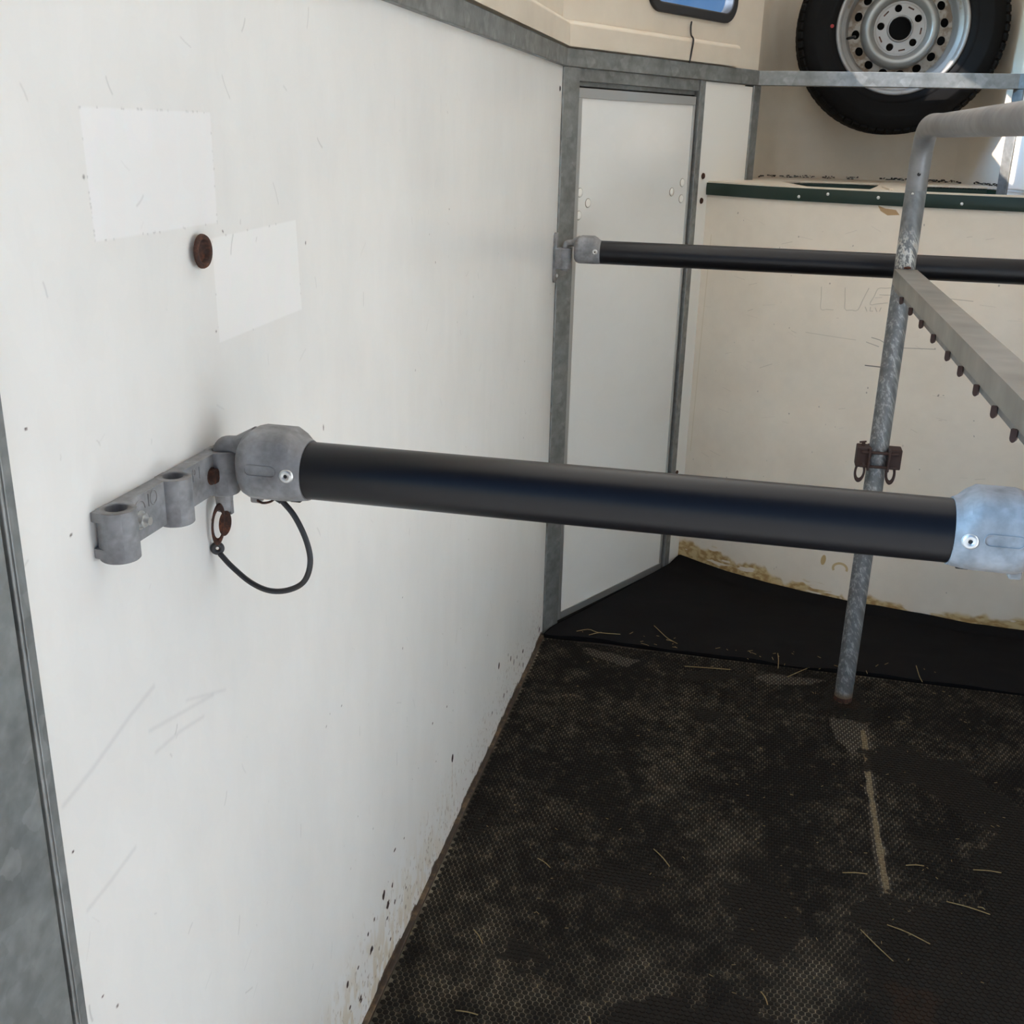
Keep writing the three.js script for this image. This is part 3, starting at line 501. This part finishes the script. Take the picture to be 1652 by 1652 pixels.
// ---------------------------------------------------------------- padded bars with cast ends
function loftX(st, n = 40) {                   // st: [x, y bottom, y top, half depth, exponent]
  return join(grid((u, v) => { const f = v * (st.length - 1), i = Math.min(st.length - 2, Math.floor(f)), t = f - i, s = st[i].map((a, k) => mix(a, st[i + 1][k], t)); const a = u * Math.PI * 2, e = 2 / s[4], c = Math.cos(a), d = Math.sin(a); return [s[0], (s[1] + s[2]) / 2 + (s[2] - s[1]) / 2 * Math.sign(d) * Math.abs(d) ** e, s[3] * Math.sign(c) * Math.abs(c) ** e]; }, n, (st.length - 1) * 3),
    ...[st[0], st[st.length - 1]].map((s) => grid((u, v) => { const a = u * Math.PI * 2, e = 2 / s[4], c = Math.cos(a), d = Math.sin(a); return [s[0], (s[1] + s[2]) / 2 + v * (s[2] - s[1]) / 2 * Math.sign(d) * Math.abs(d) ** e, v * s[3] * Math.sign(c) * Math.abs(c) ** e]; }, n, 2)));
}
// bar end: x grows away from the wall, pin stands at x = 0.0105; y is measured from the bar axis
const endBody = () => loftX([[0.0292, -0.009, 0.013, 0.012, 2.4], [0.0302, -0.0150, 0.020, 0.0185, 2.5], [0.0335, -0.0192, 0.0245, 0.0222, 2.7], [0.0385, -0.0210, 0.0278, 0.0238, 3], [0.0425, -0.0212, 0.0288, 0.024, 3.1], [0.0645, -0.0212, 0.0288, 0.0238, 3.1], [0.0705, -0.0212, 0.0255, 0.0236, 2.7], [0.0748, -0.0212, 0.0222, 0.0225, 2.3], [0.0782, -0.0212, 0.0212, 0.0215, 2]]);
const endArm = () => join(tube([[0.044, 0.0165, 0], [0.032, 0.0150, 0], [0.021, 0.0142, 0], [0.0145, 0.0132, 0], [0.0112, 0.0085, 0], [0.0105, 0.0, 0]], 0.0062, 30, 16), cyl([0.0235, 0.0144, 0], [0.039, 0.0172, 0], 0.0061, 18, 0.0112), cyl([0.0105, 0.008, 0], [0.0105, -0.022, 0], 0.006), cyl([0.0105, -0.036, 0], [0.0105, -0.0215, 0], 0.0056, 20, 0.0068), RB(0.0135, 0.0168, -0.0385, -0.028, -0.002, 0.002, 0.0008));
function barEnd(parent, flip, full = true) {   // all parts of one cast end, children of the bar
  const f = (g) => (flip ? mirror(g, flip) : g);
  const body = mesh('end_casting', f(endBody()), M.cast, parent); body.userData.label = 'grey cast metal end';
  const pin = mesh('hook_pin', f(endArm()), M.cast, parent);
  mesh('pin_hole', f(cyl([0.0098, -0.0315, 0.0045], [0.0098, -0.0315, 0.0068], 0.0021, 14)), M.dark, pin);
  const rv = new THREE.LatheGeometry([[0.0012, 0.0006], [0.0014, 0.0016], [0.003, 0.0021], [0.0044, 0.0017], [0.0052, 0]].map((p) => new THREE.Vector2(...p)), 24).rotateX(Math.PI / 2).translate(0.0698, 0.002, 0.0226);
  mesh('rivet', f(rv), M.bright, body); mesh('rivet_core', f(new THREE.CircleGeometry(0.0015, 14).translate(0.0698, 0.002, 0.0240)), M.dark, body);
  const pill = rrect(null, 0.0395, 0.0, 0.0625, 0.008, 0.0039); pill.holes.push(rrect(null, 0.0401, 0.0006, 0.0619, 0.0074, 0.0033, THREE.Path));
  mesh('name_pill', f(ext(pill, 0.0010).translate(0, 0, 0.0235)), M.cast, body).userData.label = 'raised pill-shaped outline of a maker plate';
  if (full) { mesh('lug', f(RB(0.0325, 0.0402, -0.0272, -0.019, -0.004, 0.004, 0.0015)), M.cast, body); mesh('clip', f(RB(0.0435, 0.0475, -0.0228, -0.0205, -0.006, 0.006, 0.0008)), M.dark, body); mesh('clip', f(RB(0.064, 0.072, -0.0228, -0.0205, -0.006, 0.006, 0.0008)), M.dark, body); }
}
const BARY = 0.775, BARZ = -0.665;
{
  const o = thing('breeching_bar', 'near thick black padded bar with cast grey ends across the stall', 'bar', [0, BARY, BARZ]);
  const flip = 0.5785;                         // the second end mirrors the first
  mesh('tube', new THREE.LatheGeometry([[0.0195, 0.0735], [0.0202, 0.0755], [0.0202, flip - 0.0755], [0.0195, flip - 0.0735]].map((p) => new THREE.Vector2(...p)), 48).rotateZ(-Math.PI / 2), M.black, o).userData.label = 'black plastic sleeve';
  barEnd(o, 0); barEnd(o, flip);
}
{
  const o = thing('breast_bar', 'far black padded bar crossing in front of the cream wall', 'bar', [0.010, 0.799, -1.995]);
  mesh('tube', new THREE.LatheGeometry([[0.0205, 0.056], [0.0211, 0.060], [0.0211, W - 0.08], [0.0205, W - 0.077]].map((p) => new THREE.Vector2(...p)), 40).rotateZ(-Math.PI / 2), M.black, o).userData.label = 'black plastic sleeve';
  barEnd(o, 0, false); barEnd(o, W - 0.02, false);
}
// wall brackets
const toSide = (g) => g.applyMatrix4(new THREE.Matrix4().makeBasis(V(0, 0, 1), V(1, 0, 0), V(0, 1, 0)));      // plan (z, x) extruded upwards
{
  const o = thing('hinge_bracket', 'grey cast wall bracket with three sockets carrying the near bar', 'bracket', [0, 0.77, -0.599]);
  const SZ = [0.066, 0, -0.066], outline = (x0, z1) => {
    const s = new THREE.Shape(); s.moveTo(z1, x0); s.lineTo(0.0778, 0.0105); for (const z of SZ) s.absarc(z, 0.0105, 0.0118, 0, Math.PI); s.lineTo(-0.0785, x0); s.closePath();
    for (const z of SZ) s.holes.push(hole(z, 0.0105, 0.0067)); return s;
  };
  const lay = (s, y0, y1, b = 0.0006) => toSide(ext(s, y1 - y0 - 2 * b, b, 16)).translate(0, y0 + b, 0);
  const rings = SZ.map((z) => new THREE.LatheGeometry([[0.0067, -0.0172], [0.0112, -0.0172], [0.0119, -0.0165], [0.0119, 0.0140], [0.0115, 0.0146], [0.0067, 0.0146], [0.0067, -0.0172]].map((p) => new THREE.Vector2(...p)), 40).translate(0.0105, 0, z));
  mesh('body', join(lay(outline(0.0004, 0.0768), 0.0085, 0.0145, 0.0002), lay(outline(0.004, 0.0755), -0.0085, 0.0087, 0.0001), lay(outline(0.0004, 0.0768), -0.0145, -0.0083, 0.0002), ...rings), M.cast, o).userData.label = 'cast grey body with three sockets';
  mesh('bolt', join(cyl([0.0100, -0.0006, -0.0505], [0.0142, -0.0006, -0.0505], 0.0056, 6), cyl([0.0100, -0.0006, -0.0505], [0.0109, -0.0006, -0.0505], 0.0064, 18)), M.rust, o).userData.label = 'rusty hexagon bolt head';
  mesh('nut', join(cyl([0.0100, -0.0014, 0.0415], [0.0138, -0.0014, 0.0415], 0.0048, 6), cyl([0.0100, -0.0014, 0.0415], [0.0107, -0.0014, 0.0415], 0.0062, 18), cyl([0.013, -0.0014, 0.0415], [0.0172, -0.0014, 0.0415], 0.0027, 14)), M.bright, o).userData.label = 'bright zinc nut on a stud';
  const em = (z, y, r) => new THREE.TorusGeometry(r, 0.0005, 6, 20).rotateY(Math.PI / 2).scale(1, 1.2, 1).translate(0.0106, y, z);
  const mk = (g) => mesh('cast_mark', g, M.cast, o);
  mk(em(0.025, 0.0085, 0.0038)); mk(B(0.0102, 0.0111, 0.0045, 0.0125, 0.0305, 0.0314)); mk(new THREE.TorusGeometry(0.0062, 0.0006, 6, 20, Math.PI).rotateY(Math.PI / 2).translate(0.0106, 0.005, 0.0415));
  mk(join(B(0.0102, 0.0111, 0.003, 0.0112, -0.0195, -0.0187), B(0.0102, 0.0111, 0.003, 0.0038, -0.0225, -0.0187))); mk(join(em(-0.0265, 0.009, 0.002), B(0.0102, 0.0111, 0.003, 0.0112, -0.0252, -0.0245))); mk(B(0.0102, 0.0111, 0.003, 0.0112, -0.034, -0.0332));
}
{
  const o = thing('corner_bracket', 'tall narrow cast bracket on the corner post carrying the far bar', 'bracket', [0, 0.787, -1.995]);
  const s = rrect(null, -0.0085, -0.047, 0.0085, 0.044, 0.0084); s.holes.push(hole(0, 0.034, 0.0032), rrect(null, -0.0025, -0.042, 0.0025, -0.029, 0.0024, THREE.Path));
  mesh('plate', ext(s, 0.005, 0.001).rotateY(Math.PI / 2).translate(0.001, 0, 0), M.cast, o);
  mesh('socket', new THREE.LatheGeometry([[0.0085, -0.021], [0.0125, -0.021], [0.0132, -0.02], [0.0132, 0.016], [0.0125, 0.017], [0.0085, 0.017], [0.0085, -0.021]].map((p) => new THREE.Vector2(...p)), 28).translate(0.0205, 0, 0), M.cast, o);
  mesh('boss', RB(0.004, 0.0205, -0.021, 0.017, -0.0125, 0.0125, 0.002), M.cast, o);
  mesh('screw', new THREE.SphereGeometry(0.0036, 12, 8).scale(0.6, 1, 1).translate(0.009, -0.033, 0.009), M.bright, o);
  const r = thing('side_bracket', 'cast bracket on the opposite wall carrying the far end of the far bar', 'bracket', [W, 0.787, -1.995], Math.PI);
  for (const c of o.children) { const k = c.clone(); k.name = c.name; r.add(k); }
}
// tether of the near bar
{
  const o = thing('tether_cord', 'black rubber tether cord looping below the near bar', 'cord', [0.0105, 0.742, BARZ]);
  const P = (x, y, z = 0) => [x - 0.0105, y - 0.742, z + 0.005];
  mesh('cord', tube([[0.0565, 0.7535], [0.0667, 0.7415], [0.0748, 0.7236], [0.077, 0.7072], [0.0716, 0.692], [0.0591, 0.6838], [0.0443, 0.6815], [0.0299, 0.6862], [0.0157, 0.6970], [0.0072, 0.7058]].map(([x, y]) => P(x, y)), 0.0021, 60, 10), M.cord, o);
  mesh('cord_eye', new THREE.TorusGeometry(0.0032, 0.002, 10, 24).rotateY(0.4).translate(...P(0.0049, 0.7105)), M.cord, o);
  mesh('cord_cap', cyl(P(0.0535, 0.7555), P(0.0578, 0.752), 0.0034, 14, 0.0026), M.rubber, o);
  mesh('wire', tube([P(0.039, 0.7505), P(0.043, 0.7492), P(0.049, 0.7508), P(0.0538, 0.7545)], 0.0009, 14, 6), M.rust, o);
  mesh('link', new THREE.TorusGeometry(0.0066, 0.0014, 8, 36).scale(0.62, 2.05, 1).rotateZ(-0.12).rotateY(0.3).translate(...P(0.0082, 0.7300, 0.002)), M.rust, o).userData.label = 'thin rusty split link';
  mesh('plate', ext((() => { const s = new THREE.Shape(); s.absellipse(0, 0, 0.0044, 0.0098, 0, Math.PI * 2); return s; })(), 0.0012, 0.0004, 20).rotateZ(-0.16).rotateY(0.2).translate(...P(0.0122, 0.7305, -0.001)), M.rust, o).userData.label = 'flat rusty oval plate';
}
// rusty cup in the side panel
{
  const o = thing('wall_cup', 'small round rusty metal cup set into the white side panel', 'fitting', [0, 0.9208, -0.671]);
  mesh('cup', new THREE.LatheGeometry([[0.0001, -0.0035], [0.004, -0.0032], [0.0068, -0.0012], [0.0078, 0.0014], [0.0085, 0.0024], [0.0108, 0.0022], [0.0114, 0.001], [0.0115, 0]].map((p) => new THREE.Vector2(...p)), 40).rotateZ(-Math.PI / 2).translate(0.0036, 0, 0), M.rust, o);
}
tag(mesh('screw_plug', new THREE.LatheGeometry([[0, 0.0012], [0.0035, 0.001], [0.0048, 0.0002]].map((p) => new THREE.Vector2(...p)), 18).rotateZ(-Math.PI / 2).translate(0.0004, 1.0779, -1.995), M.dark), 'black screw plug high on the white panel by the corner post', 'plug');

// ---------------------------------------------------------------- partition frame
{
  const PX = 0.607, PZ = -1.887, o = thing('partition_frame', 'galvanised tube partition frame with slotted channel running towards the viewer', 'partition', [PX, 0, PZ]);
  const TY = 1.026, r = 0.0165;
  const sweep = (pts, n) => { const c = new THREE.CatmullRomCurve3(pts.map((p) => V(0, ...p)), false, 'centripetal'), g = new THREE.TubeGeometry(c, n, r, 28), L = c.getLength() * U, uv = g.attributes.uv; for (let i = 0; i < uv.count; i++) uv.setXY(i, uv.getY(i) * 0.142, uv.getX(i) * L); return g; };
  const pw = 256, ph = 2048, postMap = paint(pw, ph, (x, y) => {       // zinc with white bloom, heaviest above the channel and towards the floor
    const h = (1 - y / ph) * 0.94, a = x / pw * Math.PI * 2, cx = Math.cos(a) * 5, cy = Math.sin(a) * 5;
    const f = fbm(cx * 0.5 + y / 22, cy * 0.5 + y / 36, 4), q = fbm(cx * 1.4 + y / 9 + 40, cy * 1.4 + y / 14, 3);
    const heavy = sstep(0.79, 0.815, h) * sstep(0.885, 0.845, h + (f - 0.5) * 0.03), amt = h > 0.89 ? 0 : heavy * 0.9 + 0.42 * sstep(0.0, 0.05, 0.8 - h);
    const l = 118 + (f - 0.5) * 44, b = sstep(0.5, 0.62, q * 0.6 + f * 0.4 + (heavy - 0.2) * 0.1) * amt;
    let c = mix3([l, l + 2, l + 3], [206, 205, 199], b);
    return mix3(c, [120, 92, 60], sstep(0.03, 0.012, h) * 0.7 + sstep(0.66, 0.72, q) * 0.25 * heavy);
  });
  const pt = tex(postMap); pt.wrapS = THREE.RepeatWrapping; pt.repeat.set(1 / 0.142, 1 / (0.94 * U));
  mesh('post', sweep([[0, 0], [0.3, 0], [0.7, 0], [0.94, 0]], 60), std({ map: pt, metalness: 0.4, roughness: 0.5 }), o, false).userData.label = 'blotchy galvanised post';
  mesh('top_rail', sweep([[0.93, 0], [0.975, 0.003], [1.0, 0.012], [1.018, 0.030], [TY, 0.062], [TY, 0.2], [TY, 0.7], [TY, 1.0], [TY - 0.002, 1.165], [TY - 0.02, 1.203], [TY - 0.06, 1.222], [0.9, 1.222], [0.8, 1.222], [0.735, 1.222]], 200), std({ map: tex(castTex, true, 0.5), metalness: 0.5, roughness: 0.42 }), o, false).userData.label = 'smooth galvanised bent rail';
  const f = mesh('foot_rust', cyl([0, 0.0055, 0], [0, 0.014, 0], r + 0.0004, 24), M.rust, o); f.userData.label = 'rusty tube foot';
  // channel open below
  const z0 = 0.014, z1 = 1.216, xl = -0.018, xr = 0.018, yt = 0.807, yb = 0.7825, t = 0.0022;
  const s = new THREE.Shape([[xl, yb], [xl, yt], [xr, yt], [xr, yb], [xr - t, yb], [xr - t, yt - t], [xl + t, yt - t], [xl + t, yb]].map((p) => new THREE.Vector2(...p)));
  mesh('channel', ext(s, z1 - z0, 0.0006).translate(0, 0, z0), M.steelChannel, o).userData.label = 'flat steel channel';
  mesh('inner_strip', RB(xl + 0.003, xl + 0.005, 0.7735, 0.79, z0, z1, 0.0006), M.galv, o);
  for (const z of [-1.735, -1.622, -1.508, -1.396, -1.281, -1.194, -1.101, -1.011, -0.927, -0.84, -0.75]) {
    const h = new THREE.Shape(); h.moveTo(-0.0045, 0.006); h.lineTo(0.0045, 0.006); h.lineTo(0.0045, -0.002); h.quadraticCurveTo(0.004, -0.0075, 0, -0.008); h.quadraticCurveTo(-0.004, -0.0075, -0.0045, -0.003); h.closePath();
    mesh('hook_tab', ext(h, 0.009, 0.0006, 6).scale(0.62, 0.8, 0.5).rotateY(-0.5).translate(-0.0162, 0.7752, z - PZ), M.rustDark, o);
  }
  mesh('weld', join(new THREE.TorusGeometry(0.0155, 0.0018, 6, 20, Math.PI).rotateX(-Math.PI / 2).translate(0, 0.808, 0.004), new THREE.SphereGeometry(0.004, 8, 6).scale(1.6, 0.6, 0.7).translate(0.002, 0.8095, 0.0155)), M.rust, o);
  mesh('tube_hole', new THREE.CylinderGeometry(0.0028, 0.0028, 0.002, 14).rotateX(Math.PI / 2).translate(-0.001, 0.955, 0.0165), M.dark, o);
  mesh('tube_rivet', new THREE.SphereGeometry(0.0022, 10, 8).translate(-0.006, 0.925, 0.015), M.bright, o);
  mesh('bar_socket', join(new THREE.LatheGeometry([[0.0088, 0.753], [0.0136, 0.753], [0.0136, 0.79], [0.0088, 0.79], [0.0088, 0.753]].map((p) => new THREE.Vector2(...p)), 28).translate(-0.039, 0, 1.222), RB(-0.03, -0.01, 0.755, 0.788, 1.22, 1.244, 0.002)), M.cast, o);
}
// clamp with two tie rings on the pole
{
  const o = thing('tie_ring_clamp', 'dark rusty clamp with two hanging rings bolted round the pole', 'clamp', [0.607, 0.484, -1.887]);
  for (const s of [-1, 1]) {
    const c = mesh('jaw', join(RB(-0.0105, 0.0105, -0.017, 0.019, -0.016, 0.012, 0.002), RB(-0.0125, -0.0085, -0.02, 0.019, -0.02, 0.02, 0.0015).translate(s > 0 ? 0 : 0.021, 0, 0)).translate(s * 0.0268, 0.001, 0.008), M.rustDark, o);
    mesh('ring', new THREE.TorusGeometry(0.0105, 0.0028, 10, 32).scale(0.72, 1.5, 1).rotateY(s * 0.35).rotateZ(s * 0.06).translate(s * 0.0255 - 0.003, -0.024, 0.017), M.rustDark, c);
  }
  for (const y of [0.0125, -0.0125]) mesh('bolt', cyl([-0.03, y, 0.022], [0.031, y, 0.022], 0.0026, 12), M.rustDark, o);
  mesh('bolt', join(cyl([-0.027, 0.018, 0.006], [-0.027, 0.027, 0.006], 0.003, 10), cyl([-0.034, 0.0255, 0.006], [-0.0225, 0.0275, 0.006], 0.0016, 8)), M.rustDark, o);
}
// cable under the window
tag(mesh('window_cable', diag(tube([[0.4105, 1.222, 0.001], [0.409, 1.212, 0.001], [0.4075, 1.198, 0.004], [0.404, 1.188, 0.0125], [0.400, 1.165, 0.0125], [0.398, 1.146, 0.011]], 0.0018, 30, 8)), M.rubber), 'thin dark cable hanging from the window seal to the rail', 'cable');

// ---------------------------------------------------------------- loose hay
const hay = [
  [[[0.073, -2.023], [0.097, -2.036], [0.118, -2.029], [0.164, -2.03]], 'pale tangled hay wisp on the black sheet near the corner post'],
  [[[0.101, -2.012], [0.124, -2.031]], 'short hay stalk crossing the wisp near the corner post'],
  [[[0.229, -2.094], [0.26, -2.042], [0.274, -2.03]], 'bent hay stalk lying on the black sheet left of the pole'],
  [[[0.261, -2.033], [0.284, -2.021]], 'short pale hay stalk on the black sheet edge'],
  [[[0.306, -1.94], [0.349, -1.943], [0.395, -1.95]], 'hay stalk in the wet patch at the edge of the black sheet'],
  [[[0.487, -2.031], [0.487, -1.965]], 'straight hay stalk pointing away, just left of the pole'],
  [[[0.506, -1.949], [0.555, -2.008]], 'hay stalk lying beside the pale dry patch near the pole'],
  [[[0.758, -2.05], [0.758, -2.002], [0.761, -1.982]], 'hooked hay stalk on the black sheet right of the pole'],
  [[[0.141, -1.278], [0.162, -1.262]], 'short bright hay stalk on the mat left of centre'],
  [[[0.088, -1.112], [0.105, -1.09]], 'dark bent stalk on the mat close to the white panel'],
  [[[0.259, -1.003], [0.263, -0.985]], 'yellow hay stalk at the bottom edge of the view'],
  [[[0.46, -1.094], [0.468, -1.075]], 'short pale hay stalk near the bottom of the mat'],
  [[[0.626, -1.259], [0.65, -1.249], [0.677, -1.235]], 'long pale hay stalk below the tan line'],
  [[[0.712, -1.329], [0.766, -1.316]], 'long pale hay stalk in the wet patch at far right'],
  [[[0.753, -1.328], [0.761, -1.325]], 'tiny hay piece beside the long stalk at far right'],
  [[[0.666, -1.398], [0.691, -1.403]], 'hay stalk lying level right of the tan line'],
  [[[0.574, -1.357], [0.608, -1.363]], 'hay stalk lying level left of the tan line'],
  [[[0.59, -1.24], [0.608, -1.212], [0.626, -1.19]], 'curved dark hay stalk in the brown muck'],
  [[[0.303, -1.342], [0.329, -1.308]], 'dark curved hay stalk on the middle of the mat'],
  [[[0.761, -1.412], [0.799, -1.415]], 'thin hay stalk at the edge of the wet patch on the right'],
  [[[0.102, -0.973], [0.129, -0.973]], 'dark stalk lying level at the bottom left of the mat'],
];
for (const [pts, label] of hay) {
  const y = pts[0][1] < -1.98 ? 0.0145 : 0.0062, p0 = pts[0];
  const p = pts.length > 2 ? pts : [pts[0], [mix(pts[0][0], pts[1][0], 0.5) + 0.001, mix(pts[0][1], pts[1][1], 0.5)], pts[1]];
  const m = tag(mesh(numbered('hay_stalk'), tube(p.map(([x, z], i) => [x - p0[0], y + (i % 2 ? 0.0012 : 0), z - p0[1]]), 0.00075, 12, 5), M.hay), label, 'hay', 'loose hay stalks on the mats');
  m.position.set(p0[0], 0, p0[1]);
}
{
  const bits = []; for (let i = 0; i < 170; i++) { const x = rr(0.03, 0.9), z = rr(-1.97, -0.9), a = rnd() * 3.14, L = rr(0.001, 0.006); bits.push(B(-L / 2, L / 2, 0, 0.0006, -0.0003, 0.0003).rotateY(a).translate(x, 0.0053, z)); }
  for (let i = 0; i < 36; i++) { const x = rr(0.08, 0.8), z = -2.0 + rr(-0.05, 0.02), a = rnd() * 3.14, L = rr(0.002, 0.014); bits.push(B(-L / 2, L / 2, 0, 0.0006, -0.0004, 0.0004).rotateY(a).translate(x, 0.0145, z)); }
  tag(mesh('hay_crumbs', join(bits), M.hay), 'fine hay crumbs scattered over the mats', 'hay', null, 'stuff');
}

// ---------------------------------------------------------------- to metres
{
  const seen = new Set();
  scene.traverse((o) => { if (o === sky || o === sun || o === sun.target || o === scene) return; o.position.multiplyScalar(U); if (o.geometry && !seen.has(o.geometry)) { seen.add(o.geometry); o.geometry.scale(U, U, U); } });
}
scene.add(camera);
renderer.render(scene, camera);
